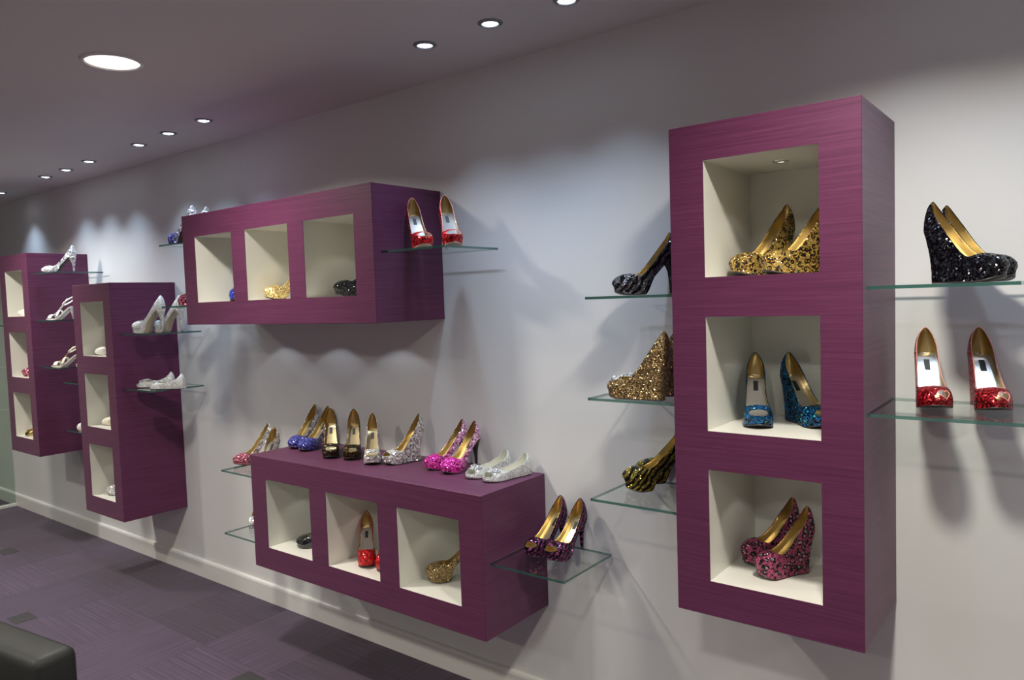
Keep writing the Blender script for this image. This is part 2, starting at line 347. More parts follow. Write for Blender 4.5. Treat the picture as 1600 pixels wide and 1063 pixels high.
# ------------------------------------------------------------------ cabinets
D = .3687
def cabinet(x0, z0, w, h, horiz, ov, oh, pitch, label, under=False):
    t = thing('display_cabinet', label, 'cabinet', (x0, -.0015, z0-h), 0, 'purple wall cabinets with three niches')
    cx, cz = w/2, h/2; cells = []
    for i in (-1, 0, 1):
        px = cx + (i*pitch if horiz else 0); pz = cz - (0 if horiz else i*pitch)
        cells.append((px-oh/2, px+oh/2, pz-ov/2, pz+ov/2))
    xs = sorted({0, w} | {round(c[0], 5) for c in cells} | {round(c[1], 5) for c in cells})
    zs = sorted({0, h} | {round(c[2], 5) for c in cells} | {round(c[3], 5) for c in cells})
    bm = bmesh.new(); vv = {}
    def V(x, y, z):
        k = (round(x, 5), round(y, 5), round(z, 5))
        if k not in vv: vv[k] = bm.verts.new(k)
        return vv[k]
    T = .016
    for i in range(len(xs)-1):
        for j in range(len(zs)-1):
            mx, mz = (xs[i]+xs[i+1])/2, (zs[j]+zs[j+1])/2
            hole = any(c[0] < mx < c[1] and c[2] < mz < c[3] for c in cells)
            if not hole: bm.faces.new((V(xs[i], -D, zs[j]), V(xs[i+1], -D, zs[j]), V(xs[i+1], -D, zs[j+1]), V(xs[i], -D, zs[j+1])))
    for i in range(len(xs)-1):
        for z in (0, h): bm.faces.new((V(xs[i], -D, z), V(xs[i+1], -D, z), V(xs[i+1], 0, z), V(xs[i], 0, z)))
    for j in range(len(zs)-1):
        for x in (0, w): bm.faces.new((V(x, -D, zs[j]), V(x, -D, zs[j+1]), V(x, 0, zs[j+1]), V(x, 0, zs[j])))
    # the thickness of the front board inside each opening
    for c in cells:
        p = [(c[0], c[2]), (c[1], c[2]), (c[1], c[3]), (c[0], c[3])]
        for k in range(4):
            (xa, za), (xb, zb) = p[k], p[(k+1) % 4]
            bm.faces.new((V(xa, -D, za), V(xb, -D, zb), V(xb, -D+.002, zb), V(xa, -D+.002, za)))
    bmesh.ops.recalc_face_normals(bm, faces=bm.faces)
    be = [e for e in bm.edges if len(e.link_faces) == 2 and e.calc_face_angle(0) > 1 and all(abs(v.co.x) < 1e-4 or abs(v.co.x-w) < 1e-4 or abs(v.co.z) < 1e-4 or abs(v.co.z-h) < 1e-4 for v in e.verts)]
    bmesh.ops.bevel(bm, geom=be, offset=.0015, segments=1, affect='EDGES')
    obj('body', bm, PURPLE, t)
    for c in cells:
        # niche: open-fronted cream box
        bm = bmesh.new(); yb = -.022; x_0, x_1, z_0, z_1 = c; yf = -D+.002
        k = .006
        fr = [bm.verts.new(q) for q in ((x_0, yf, z_0), (x_1, yf, z_0), (x_1, yf, z_1), (x_0, yf, z_1))]
        bk = [bm.verts.new(q) for q in ((x_0, yb, z_0), (x_1, yb, z_0), (x_1, yb, z_1), (x_0, yb, z_1))]
        of = [bm.verts.new(q) for q in ((x_0-k, yf+.001, z_0-k), (x_1+k, yf+.001, z_0-k), (x_1+k, yf+.001, z_1+k), (x_0-k, yf+.001, z_1+k))]
        ob = [bm.verts.new(q) for q in ((x_0-k, yb+k, z_0-k), (x_1+k, yb+k, z_0-k), (x_1+k, yb+k, z_1+k), (x_0-k, yb+k, z_1+k))]
        for q in range(4):
            s = (q+1) % 4
            bm.faces.new((fr[q], fr[s], bk[s], bk[q])); bm.faces.new((fr[q], of[q], of[s], fr[s])); bm.faces.new((of[q], ob[q], ob[s], of[s]))
        bm.faces.new(bk); bm.faces.new(ob)
        bmesh.ops.recalc_face_normals(bm, faces=bm.faces)
        n = obj('niche', bm, CREAM, t)
        nx, nzz = (x_0+x_1)/2, z_1
        obj('lamp_ring', lathe([(.0125, -.001), (.013, -.004), (.021, -.003), (.023, 0)], 20), STEEL, n, (nx, -.19, nzz), smooth=True)
        obj('lamp_lens', lathe([(0, -.003), (.0125, -.001), (.0125, 0)], 20), NLED, n, (nx, -.19, nzz), smooth=True)
        light('SPOT', 'niche_beam', n, (nx, -.19, nzz-.008), NICHE_W, NICHE_C, 104, .18, .008)
        if under:
            ul = obj('underside_lamp', lathe([(0, -.003), (.0125, -.001), (.013, -.004), (.021, -.003), (.023, 0)], 20), STEEL, t, (nx, -.17, 0), smooth=True)
            light('SPOT', 'under_beam', ul, (0, 0, -.010), UNDER_W, (.8, .88, 1.), 112, .2, .008)
    return t
cabinet(.6734, 2.0114, .4824, 1.3187, False, .3061, .2908, .4106, 'tall purple wall cabinet nearest the camera on the right with three stacked niches')
cabinet(-1.8679, 2.0155, 1.352, .5203, True, .3101, .3096, .4142, 'long purple wall cabinet hung high with three niches in a row', True)
cabinet(-1.3946, .9095, 1.3578, .5053, True, .3069, .3108, .416, 'long purple wall cabinet hung low with a row of sparkling shoes on top')
cabinet(-3.1471, 1.7307, .4816, 1.3384, False, .311, .3003, .4126, 'tall purple wall cabinet between the farthest cabinet and the long ones')
cabinet(-4.2809, 1.9658, .4796, 1.3241, False, .3032, .2967, .4058, 'tall purple wall cabinet farthest away at the left picture edge')

# ------------------------------------------------------------------ glass shelves
def shelf(x0, x1, z, label, y0=-.335, y1=-.035):
    """z is the top face"""
    bm = bmesh.new(); fs = box(bm, 0, x1-x0, y0, y1, -.008, 0)
    bmesh.ops.recalc_face_normals(bm, faces=bm.faces)
    for fc in bm.faces: fc.material_index = 0 if abs(fc.normal.z) > .5 else 1
    o = obj('glass_shelf', bm, [GLASS, EDGE], None, (x0, 0, z))
    o['label'] = label; o['category'] = 'shelf'; o['group'] = 'glass shelves beside the cabinets'
SH = dict(AR1=(1.1558, 1.458, 1.572), AR2=(1.1558, 1.475, 1.268), AL1=(.373, .6734, 1.568), AL2=(.373, .6734, 1.262), AL3=(.373, .6734, .952),
          BR=(-.5159, -.196, 1.764), BL1=(-2.165, -1.8679, 1.900), BL2=(-2.175, -1.8679, 1.588), CL1=(-1.70, -1.3946, .797), CL2=(-1.70, -1.3946, .492),
          CR=(-.0368, .265, .668), DR1=(-2.6656, -2.34, 1.448), DR2=(-2.6656, -2.345, 1.143), DL1=(-3.447, -3.1471, 1.143), DL2=(-3.447, -3.1471, .845),
          ER1=(-3.8013, -3.50, 1.832), ER2=(-3.8013, -3.50, 1.530), ER3=(-3.8013, -3.50, 1.230), EL=(-4.581, -4.2809, 1.500))
SL = dict(AR1='glass shelf under the black glitter wedges right of the tall right cabinet', AR2='glass shelf under the red heart-toe shoes at the right picture edge',
          AL1='topmost of three glass shelves left of the tall right cabinet, under black zebra pumps', AL2='middle of three glass shelves left of the tall right cabinet, under gold glitter wedges',
          AL3='lowest of three glass shelves left of the tall right cabinet, under gold zebra pumps', BR='glass shelf under the red peep-toe shoes right of the upper long cabinet',
          BL1='glass shelf under the blue glitter shoe left of the upper long cabinet', BL2='glass shelf under the rose glitter shoe left of the upper long cabinet',
          CL1='glass shelf under the pink and silver pumps left of the lower long cabinet', CL2='glass shelf under the silver glitter pump left of the lower long cabinet',
          CR='glass shelf under the purple zebra peep-toe pumps right of the lower long cabinet', DR1='glass shelf under the white platform pumps in front of the second tall cabinet side',
          DR2='glass shelf under the white flats beside the second tall cabinet', DL1='empty-looking glass shelf half hidden left of the second tall cabinet',
          DL2='low glass shelf half hidden left of the second tall cabinet, under a white toe', ER1='top glass shelf beside the farthest tall cabinet under a silver pump',
          ER2='glass shelf under the white strappy sandal beside the farthest tall cabinet', ER3='glass shelf under the cream sandal with gold trim beside the farthest tall cabinet',
          EL='glass shelf left of the farthest tall cabinet at the picture edge')
for k, (xa, xb, z) in SH.items(): shelf(xa, xb, z, SL[k])

# ------------------------------------------------------------------ shoes
def cr(tab, p):
    """Catmull-Rom through rows (p, a, b, ...)"""
    n = len(tab)
    i = 0
    while i < n-2 and p > tab[i+1][0]: i += 1
    p0, p1 = tab[i][0], tab[i+1][0]; t = min(1, max(0, (p-p0)/(p1-p0)))
    out = []
    for c in range(1, len(tab[0])):
        y1, y2 = tab[i][c], tab[i+1][c]
        m1 = (tab[i+1][c]-tab[i-1][c])/(tab[i+1][0]-tab[i-1][0]) if i > 0 else (y2-y1)/(p1-p0)
        m2 = (tab[i+2][c]-tab[i][c])/(tab[i+2][0]-tab[i][0]) if i < n-2 else (y2-y1)/(p1-p0)
        h = p1-p0; t2, t3 = t*t, t*t*t
        out.append((2*t3-3*t2+1)*y1+(t3-2*t2+t)*h*m1+(-2*t3+3*t2)*y2+(t3-t2)*h*m2)
    return out
BT = [(0, 0, 0), (.05, .004, .0095), (.10, .018, .0175), (.18, .065, .0245), (.30, .18, .0275), (.44, .36, .0272), (.58, .53, .0315), (.70, .67, .0378), (.80, .79, .0378), (.88, .885, .0315), (.94, .953, .0205), (.98, .991, .0092), (1, 1, 0)]
TT = [(0, .085, 0, .066), (.05, .088, .0052, .0635), (.10, .098, .0100, .0575), (.18, .125, .0165, .0475), (.30, .205, .0228, .0345), (.44, .35, .0248, .0265), (.58, .495, .0280, .0235), (.70, .60, .0305, .0240), (.80, .675, .0275, .0270), (.88, .715, .0195, .0300), (.94, .733, .0105, .0315), (1, .740, 0, .0325)]
def sm(t): t = min(1, max(0, t)); return t*t*(3-2*t)
NP, NV = 40, 12
def heart(th):
    x = 16*math.sin(th)**3; y = 13*math.cos(th)-5*math.cos(2*th)-2*math.cos(3*th)-math.cos(4*th)
    return x/16., (y+2)/15.
def build_shoe(kind, side):
    """returns list of (part name, mesh, parent index or None); x runs heel to toe, centred"""
    k = dict(L=.21, hh=.12, ph=.03, style='pump', peep=None, mat=None, lining=GOLD, insole=GOLD2, sole=SOLE_D, trim=None, heelmat=None, col=1., label=True, ornament=None, throat=0., wk=1.)
    k.update(kind); L, hh, ph = k['L'], k['hh'], k['ph']; ls = L/.21; st = k['style']
    def zf(x):
        t = (x/L-.10)/.52; t = min(1, max(0, t)); s = .55*sm(t)+.45*t
        spring = .007*max(0, (x/L-.75)/.25)**2
        return ph+.005+(hh-ph)*(1-s)+spring
    def zb(x):
        q = x/L
        spring = (.012 if st != 'flat' else .003)*max(0, (q-.72)/.28)**1.6
        if st in ('wedge', 'flat'): return spring
        g = sm((q-.42)/.17)
        return (zf(x)-.008)*(1-g)+spring
    def yo(x): return side*.006*sm((x/L-.35)/.6)
    ring = [(i/NP, 1) for i in range(NP+1)] + [(i/NP, -1) for i in range(NP-1, 0, -1)]
    N = len(ring)
    def Bp(p):
        x, y = cr(BT, p); return x*L, y*ls*k['wk']
    def Tp(p):
        x, y, dz = cr(TT, p); x = x+k['throat']*sm((p-.5)/.4)
        cs = k['col'] if p < .5 else k['col']+(1-k['col'])*sm((p-.5)/.4)
        return x*L, y*ls*k['wk'], dz*cs
    def surf(p, sg, v, inset=0.):
        bx, by = Bp(p); tx, ty, dz = Tp(p)
        hx = 1-math.cos(v*PI/2); vz = math.sin(v*PI/2)
        x = bx+(tx-bx)*hx; y = (by+(ty-by)*hx)
        y = max(0, y-inset*(1 if by > inset else by/inset if inset else 0)); 
        x = min(max(x, inset*.9), L-inset*.9) if inset else x
        z0 = zf(bx)-.004; z1 = zf(tx)+dz
        z = z0+(z1-z0)*vz
        if inset and v > .5: z -= inset*.4*max(0, (p-.6))*2.5*(1-v)*2
        return Vector((x-L/2, sg*y+yo(x), z))
    # param warp for the peep toe
    CI, CJ, RI, RJ = (NP, 4.5, 4, 2.5) if k['peep'] != 'heart' else (NP-2, 4., 2, 3.)
    def grid(inset):
        vs = {}; hole = set()
        for i in range(N):
            for j in range(NV+1):
                fi, fj = float(i), float(j)
                if k['peep']:
                    a, b = (i-CI)/RI, (j-CJ)/RJ; rr = max(abs(a), abs(b))
                    if rr <= 1.0001: hole.add((i, j))
                    if 0 < rr < 2:
                        hyp = math.hypot(a, b); ca, cb = a/hyp, b/hyp
                        if k['peep'] == 'heart': ca, cb = heart(math.atan2(ca, cb)); 
                        w = 1 if rr <= 1 else (2-rr)
                        fi = CI+RI*(a*(1-w)+ca*rr*w); fj = CJ+RJ*(b*(1-w)+cb*rr*w)
                        fj = min(NV, max(0, fj)) if 0 < j < NV else fj
                        if j in (0, NV): fi, fj = float(i), float(j)
                # fractional ring position
                d = fi if fi <= NP else 2*NP-fi
                sg = 1 if fi <= NP else -1
                if d < 0: d, sg = -d, -sg
                vs[(i, j)] = surf(d/NP, sg, fj/NV, inset)
        return vs, hole
    def gridmesh(name, inset):
        vs, hole = grid(inset); bm = bmesh.new(); bv = {q: bm.verts.new(c) for q, c in vs.items()}
        for i in range(N):
            i2 = (i+1) % N
            for j in range(NV):
                q = ((i, j), (i2, j), (i2, j+1), (i, j+1))
                if all(h in hole for h in q): continue
                try: bm.faces.new([bv[h] for h in q])
                except ValueError: pass
        for v in [v for v in bm.verts if not v.link_faces]: bm.verts.remove(v)
        bmesh.ops.remove_doubles(bm, verts=bm.verts, dist=1e-6)
        bmesh.ops.recalc_face_normals(bm, faces=bm.faces)
        return bm, vs, hole
    parts = []
    def add(nm, bm, mat, smooth=True):
        me = bpy.data.meshes.new(nm); bm.to_mesh(me); bm.free(); me.materials.append(mat)
        if smooth: me.polygons.foreach_set('use_smooth', [True]*len(me.polygons))
        parts.append((nm, me))
    bm, vs, hole = gridmesh('upper', 0.); add('upper', bm, k['mat'])
    bm, _, _ = gridmesh('lining', .0018); bmesh.ops.reverse_faces(bm, faces=bm.faces); add('lining', bm, k['lining'])
    # binding along the topline
    bm = bmesh.new(); tube(bm, [vs[(i, NV)] for i in range(N)], .0011, 5, True)
    if k['peep']:
        hb = []
        i0, i1 = CI-RI, CI+RI; j0, j1 = int(math.ceil(CJ-RJ)), int(math.floor(CJ+RJ))
        for i in range(i0, i1): hb.append(vs[(i, j0)])
        for j in range(j0, j1): hb.append(vs[(i1, j)])
        for i in range(i1, i0, -1): hb.append(vs[(i, j1)])
        for j in range(j1, j0, -1): hb.append(vs[(i0, j)])
        tube(bm, hb, .0012, 5, True)
    add('binding', bm, k['trim'] or k['mat'])
    # footbed
    bm = bmesh.new(); rows = []
    for i in range(NP+1):
        x, y = Bp(i/NP); x2 = .002+x*(L-.005)/L; y = max(0, y-.0022)
        rows.append([bm.verts.new((x2-L/2, q*y+yo(x2), zf(x2)-.001-.0015*(1-q*q))) for q in (-1, -.5, 0, .5, 1)])
    for A, B in zip(rows, rows[1:]):
        for q in range(4): bm.faces.new((A[q], B[q], B[q+1], A[q+1]))
    bmesh.ops.remove_doubles(bm, verts=bm.verts, dist=1e-6); add('insole', bm, k['insole'])
    if k['label']:
        bm = bmesh.new(); pts = []
        for x in (.20*L, .255*L, .31*L): pts.append([bm.verts.new((x-L/2, y+yo(x), zf(x)-.0004-.0015)) for y in (-.0065, .0065)])
        for A, B in zip(pts, pts[1:]): bm.faces.new((A[0], B[0], B[1], A[1]))
        bmesh.ops.recalc_face_normals(bm, faces=bm.faces)
        ext = bmesh.ops.extrude_face_region(bm, geom=list(bm.faces))
        for v in ext['geom']:
            if isinstance(v, bmesh.types.BMVert): v.co.z += .0007
        add('size_label', bm, BLACKPL, False)
    # skirt: platform / wedge / sole edge, then the outsole
    M = 6
    def G(p, sg, t):
        bx, by = Bp(p); q = bx/L
        zt = zf(bx)-.0042; zz = zb(bx)+.003
        drop = max(0, zt-zz)
        x, y = bx, by
        e = 1-(1-t)**2
        if st == 'wedge':
            x = bx+e*(.105*L*max(0, 1-q/.40))-e*(.05*L*max(0, (q-.75)/.25)*min(1, drop/.03))
            y = by*(1-.10*e*max(0, 1-q/.5))
        else:
            x = bx-e*.055*L*max(0, (q-.75)/.25)*min(1, drop/.03)
            y = by*(1-.08*e*min(1, drop/.02))
        return Vector((x-L/2, sg*y+yo(bx), zt+(min(zt, zz)-zt)*t))
    bm = bmesh.new()
    gr = [[bm.verts.new(G(p, sg, j/M)) for j in range(M+1)] for p, sg in ring]
    for i in range(N):
        for j in range(M): bm.faces.new((gr[i][j], gr[(i+1) % N][j], gr[(i+1) % N][j+1], gr[i][j+1]))
    bmesh.ops.recalc_face_normals(bm, faces=bm.faces)
    add({'wedge': 'wedge_heel', 'pump': 'platform', 'flat': 'sole_edge'}[st], bm, k['mat'])
    bm = bmesh.new(); rows = []
    for i in range(NP+1):
        p = i/NP; a, b = G(p, 1, 1), G(p, -1, 1); dz = Vector((0, 0, -.003))
        rows.append([bm.verts.new(q) for q in (a, b, b+dz, a+dz)])
    for A, B in zip(rows, rows[1:]):
        for q in range(4):
            s = (q+1) % 4; bm.faces.new((A[q], A[s], B[s], B[q]))
    bmesh.ops.remove_doubles(bm, verts=bm.verts, dist=1e-6); bmesh.ops.recalc_face_normals(bm, faces=bm.faces); add('outsole', bm, k['sole'])
    if st == 'pump':
        spec = [(0, .105, .104, .0262), (.10, .100, .090, .022), (.22, .090, .066, .016), (.38, .082, .045, .0105), (.6, .078, .033, .0075), (.96, .078, .026, .0056)]
        def heel_ring(bm, t, cx, rx, ry):
            out = []
            for q in range(14):
                a = 2*PI*q/14; x = (cx+rx*math.cos(a))*L; y = ry*math.sin(a)*ls
                zt = zf(max(0, x))-.009
                out.append(bm.verts.new((x-L/2, y+yo(x), zt*(1-t))))
            return out
        bm = bmesh.new(); rs = [heel_ring(bm, *s) for s in spec]
        for A, B in zip(rs, rs[1:]):
            for q in range(14): bm.faces.new((A[q], A[(q+1) % 14], B[(q+1) % 14], B[q]))
        bm.faces.new(rs[0]); bm.faces.new(rs[-1][::-1]); bmesh.ops.recalc_face_normals(bm, faces=bm.faces); add('heel', bm, k['heelmat'] or k['mat'])
        bm = bmesh.new(); zt = (zf(.078*L)-.009)*.04
        A = [bm.verts.new((.078*L+.0056*math.cos(2*PI*q/12)-L/2, .0058*math.sin(2*PI*q/12)+yo(0), z)) for z in (zt, 0) for q in range(12)]
        for q in range(12): bm.faces.new((A[q], A[(q+1) % 12], A[12+(q+1) % 12], A[12+q]))
        bm.faces.new(A[:12]); bm.faces.new(A[12:][::-1]); bmesh.ops.recalc_face_normals(bm, faces=bm.faces); add('heel_tip', bm, SOLE_D)
    if k['ornament']:
        rr = random.Random(3); bm = bmesh.new()
        for q in range(22):
            p = 1-rr.random()*.16; sg = rr.choice((1, -1)); c = surf(p, sg, .55+.4*rr.random())
            bmesh.ops.create_icosphere(bm, subdivisions=1, radius=.0028+.0028*rr.random(), matrix=Matrix.Translation(c+Vector((0, 0, .002))))
        add('ornament', bm, k['ornament'], False)
    return parts

def band(pts, width, th=.0022):
    """flat strap along pts; width across the local x axis"""
    bm = bmesh.new(); rows = []
    for i, (p, wd) in enumerate(pts):
        p = Vector(p); t = Vector(pts[min(i+1, len(pts)-1)][0])-Vector(pts[max(i-1, 0)][0]); t.normalize()
        a = Vector(wd).normalized(); n = t.cross(a).normalized()
        rows.append([bm.verts.new(p+a*width/2*s+n*q) for s, q in ((-1, 0), (1, 0), (1, th), (-1, th))])
    for A, B in zip(rows, rows[1:]):
        for q in range(4): bm.faces.new((A[q], A[(q+1) % 4], B[(q+1) % 4], B[q]))
    bm.faces.new(rows[0]); bm.faces.new(rows[-1][::-1]); bmesh.ops.recalc_face_normals(bm, faces=bm.faces)
    return bm
def build_sandal(kind, side):
    k = dict(L=.2, hh=.10, mat=None, insole=SILVER, sole=SOLE_T, trim=None); k.update(kind); L, hh = k['L'], k['hh']; parts = []
    def add(nm, bm, mat, smooth=False):
        me = bpy.data.meshes.new(nm); bm.to_mesh(me); bm.free(); me.materials.append(mat)
        if smooth: me.polygons.foreach_set('use_smooth', [True]*len(me.polygons))
        parts.append((nm, me))
    def zf(x):
        t = min(1, max(0, (x/L-.08)/.54)); return .010+(hh-.010)*(1-(.5*sm(t)+.5*t))+.004*max(0, (x/L-.8)/.2)
    def slab(z0, z1, ins):
        bm = bmesh.new(); rows = []
        for i in range(33):
            x, y = cr(BT, i/32); x *= L; y = max(0, y*L/.2*.95-ins)
            rows.append([bm.verts.new((x-L/2, s*y, zf(x)+z)) for s, z in ((1, z1), (-1, z1), (-1, z0), (1, z0))])
        for A, B in zip(rows, rows[1:]):
            for q in range(4): bm.faces.new((A[q], A[(q+1) % 4], B[(q+1) % 4], B[q]))
        bmesh.ops.remove_doubles(bm, verts=bm.verts, dist=1e-6); bmesh.ops.recalc_face_normals(bm, faces=bm.faces); return bm
    add('outsole', slab(-.010, -.004, 0), k['mat']); add('insole', slab(-.004, 0, .001), k['insole'])
    bm = bmesh.new(); rs = []
    for t, cx, rx, ry in ((0, .10, .10, .024), (.15, .095, .085, .020), (.4, .085, .055, .013), (1, .08, .035, .008)):
        rs.append([bm.verts.new(((cx+rx*math.cos(2*PI*q/12))*L-L/2, ry*math.sin(2*PI*q/12), (zf(max(0, (cx+rx*math.cos(2*PI*q/12))*L))-.010)*(1-t))) for q in range(12)])
    for A, B in zip(rs, rs[1:]):
        for q in range(12): bm.faces.new((A[q], A[(q+1) % 12], B[(q+1) % 12], B[q]))
    bm.faces.new(rs[0]); bm.faces.new(rs[-1][::-1]); bmesh.ops.recalc_face_normals(bm, faces=bm.faces); add('heel', bm, k['mat'], True)
    def arch(x, hgt, width, lean=0.):
        y0 = cr(BT, x)[1]*1.0; pts = []
        y0 = .034 if x > .6 else .029
        for q in range(11):
            a = PI*q/10; pts.append(((x*L-L/2-lean*math.sin(a), y0*math.cos(a), zf(x*L)-.003+hgt*math.sin(a)), (1, 0, .0)))
        return band(pts, width)
    add('toe_strap', arch(.78, .026, .026), k['mat'], True); add('instep_strap', arch(.55, .045, .016, .006), k['mat'], True)
    pts = [((.72*L-L/2, 0, zf(.74*L)+.028), (0, 1, 0)), ((.6*L-L/2, 0, zf(.6*L)+.040), (0, 1, 0)), ((.42*L-L/2, 0, zf(.42*L)+.058), (0, 1, 0)), ((.26*L-L/2, 0, zf(.26*L)+.070), (0, 1, 0))]
    add('centre_strap', band(pts, .014), k['trim'] or k['mat'], True)
    pts = []
    for q in range(21):
        a = 2*PI*q/20*.999; c = .5+.5*math.cos(a)          # c = 1 at the instep, 0 behind the heel
        x = -.01*L+c*.42*L; pts.append(((x-L/2, .027*math.sin(a), (hh+.058)*(1-c)+(zf(.42*L)+.056)*c), (.3, 0, 1)))
    add('ankle_strap', band(pts, .010), k['mat'], True)
    pts = [((.015*L-L/2, 0, zf(0)-.002), (0, 1, 0)), ((-.005*L-L/2, 0, hh+.03), (0, 1, 0)), ((.0-L/2, 0, hh+.066), (0, 1, 0))]
    add('heel_strap', band(pts, .024), k['mat'], True)
    return parts

M_ = MATS
KINDS = dict(
    leo_gold=dict(style='wedge', hh=.128, ph=.028, mat=M_['leo_gold']),
    leo_blue=dict(style='wedge', hh=.122, ph=.021, mat=M_['leo_blue'], peep='oval', insole=SILVER, col=.98),
    leo_pink=dict(style='wedge', hh=.110, ph=.034, mat=M_['leo_pink'], L=.185),
    zeb_black=dict(hh=.118, ph=.028, mat=M_['zeb_black'], heelmat=M_['patent']),
    gold_wedge=dict(style='wedge', hh=.130, ph=.026, mat=M_['gold_gl'], ornament=M_['jewel']),
    zeb_gold=dict(hh=.112, ph=.040, mat=M_['zeb_gold']),
    black_wedge=dict(style='wedge', hh=.125, ph=.028, mat=M_['black_gl'], L=.195),
    red_heart=dict(style='wedge', hh=.120, ph=.017, mat=M_['red_dk'], peep='heart', insole=SILVER, trim=REDTR),
    red_peep=dict(hh=.134, ph=.026, mat=M_['red_gl'], peep='oval', insole=SILVER, trim=REDTR, sole=SOLE_T),
    blue_gr=dict(hh=.112, ph=.020, mat=M_['blue_gr'], heelmat=M_['silver_gl']),
    bk_gold=dict(hh=.122, ph=.022, mat=M_['bk_gold'], peep='oval'),
    silver_wedge=dict(style='wedge', hh=.122, L=.19, ph=.022, mat=M_['silver_gl'], peep='oval'),
    pink_gr=dict(hh=.112, ph=.022, L=.195, mat=M_['pink_gr'], heelmat=SOLE_D),
    white_flat=dict(style='flat', hh=.014, ph=.004, L=.212, mat=M_['white_gl'], peep='oval', lining=CREAMIN, insole=CREAMIN, sole=SOLE_D, col=.95, ornament=M_['jewel'], label=False),
    pink_sil=dict(hh=.118, ph=.020, mat=M_['pink_sil'], heelmat=M_['silver_gl'], insole=SILVER),
    silver_pump=dict(hh=.115, ph=.020, mat=M_['silver_gl']),
    patent=dict(hh=.075, ph=.018, mat=M_['patent'], lining=CREAMIN, insole=SILVER),
    black_seq=dict(hh=.112, ph=.030, mat=M_['black_gl']),
    red_pump=dict(hh=.115, ph=.026, mat=M_['red_gl'], insole=SILVER),
    gold_pump=dict(hh=.118, ph=.034, mat=M_['gold_gl']),
    gold_pale=dict(hh=.122, ph=.026, mat=M_['gold_pale']),
    zeb_purple=dict(hh=.112, ph=.026, mat=M_['zeb_purple'], peep='oval'),
    white_plat=dict(hh=.130, ph=.030, mat=M_['white_gl'], lining=CREAMIN, insole=CREAMIN, sole=SOLE_T),
    white_pump=dict(hh=.110, ph=.012, mat=M_['white_sat'], lining=CREAMIN, insole=CREAMIN, sole=SOLE_T),
    cream_pump=dict(hh=.09, ph=.010, mat=M_['cream_sat'], lining=CREAMIN, insole=CREAMIN, sole=SOLE_T),
    blue_gl=dict(hh=.118, ph=.026, mat=M_['blue_gl']),
    pink_gl=dict(hh=.112, ph=.022, mat=M_['pink_gl']),
    silver_slim=dict(hh=.105, ph=.010, mat=M_['silver_gl'], lining=GOLD, wk=.85),
    gold_flat=dict(style='flat', hh=.016, ph=.004, L=.2, mat=M_['gold_metal'], ornament=M_['gold_metal']),
    white_sandal=dict(sandal=1, hh=.085, mat=M_['white_sat']),
    cream_sandal=dict(sandal=1, hh=.080, mat=M_['cream_sat'], trim=M_['gold_metal']),
)
CACHE = {}
def shoe(kind, tx, ty, z, deg, label, side=1, group=None, name=None):
    k = KINDS[kind]; L = k.get('L', .2 if k.get('sandal') else .21); key = (kind, side)
    if key not in CACHE:
        kk = {a: b for a, b in k.items() if a != 'sandal'}
        CACHE[key] = build_sandal(kk, side) if k.get('sandal') else build_shoe(kk, side)
    a = math.radians(deg)
    nm = name or ('strappy_sandal' if k.get('sandal') else 'wedge_shoe' if k.get('style') == 'wedge' else 'flat_shoe' if k.get('style') == 'flat' else 'high_heel_shoe')
    t = thing(nm, label, 'shoe', (tx-L/2*math.cos(a), ty-L/2*math.sin(a), z+.0006), a, group)
    for pn, me in CACHE[key]: link(bpy.data.objects.new(pn, me), t)
    return t
A1, A2, A3, B0, C0, CT, BTOP = 1.6096, 1.1990, .7884, 1.6004, .5034, .9095, 2.0155
D1, D2, D3, E1, E2, E3 = 1.3186, .906, .4934, 1.558, 1.1522, .7464
# tall right cabinet
shoe('leo_gold', .802, -.262, A1, 240, 'gold leopard sequin wedge behind its twin in the top right niche', -1, 'gold leopard wedges')
shoe('leo_gold', .892, -.305, A1, 228, 'gold leopard sequin wedge in front in the top niche, heel cut by the frame', 1, 'gold leopard wedges')
shoe('leo_blue', .877, -.300, A2, -70, 'blue leopard peep-toe wedge facing the camera, left one in the middle niche', 1, 'blue leopard wedges')
shoe('leo_blue', 1.043, -.212, A2, -40, 'blue leopard wedge turned right, its toe cut by the niche frame', -1, 'blue leopard wedges')
shoe('leo_pink', .800, -.215, A3, -126, 'pink leopard sequin wedge behind its twin in the bottom right niche', -1, 'pink leopard wedges')
shoe('leo_pink', .858, -.285, A3, -128, 'pink leopard sequin wedge in front in the bottom right niche', 1, 'pink leopard wedges')
# shelves left of it
z = SH['AL1'][2]
shoe('zeb_black', .428, -.270, z, 230, 'black zebra sequin pump in front on the topmost of the three shelves', 1, 'black zebra pumps')
shoe('zeb_black', .386, -.170, z, 230, 'black zebra sequin pump behind its twin on the topmost of the three shelves', -1, 'black zebra pumps')
z = SH['AL2'][2]
shoe('gold_wedge', .418, -.282, z, 176, 'gold glitter wedge with jewelled toe, the front one on the middle shelf', 1, 'gold glitter wedges')
shoe('gold_wedge', .412, -.185, z, 176, 'gold glitter wedge with jewelled toe, the rear one on the middle shelf', -1, 'gold glitter wedges')
z = SH['AL3'][2]
shoe('zeb_gold', .412, -.210, z, 226, 'black and gold zebra sequin platform pump, front one on the lowest shelf', 1, 'gold zebra pumps')
shoe('zeb_gold', .405, -.105, z, 226, 'black and gold zebra sequin platform pump, rear one on the lowest shelf', -1, 'gold zebra pumps')
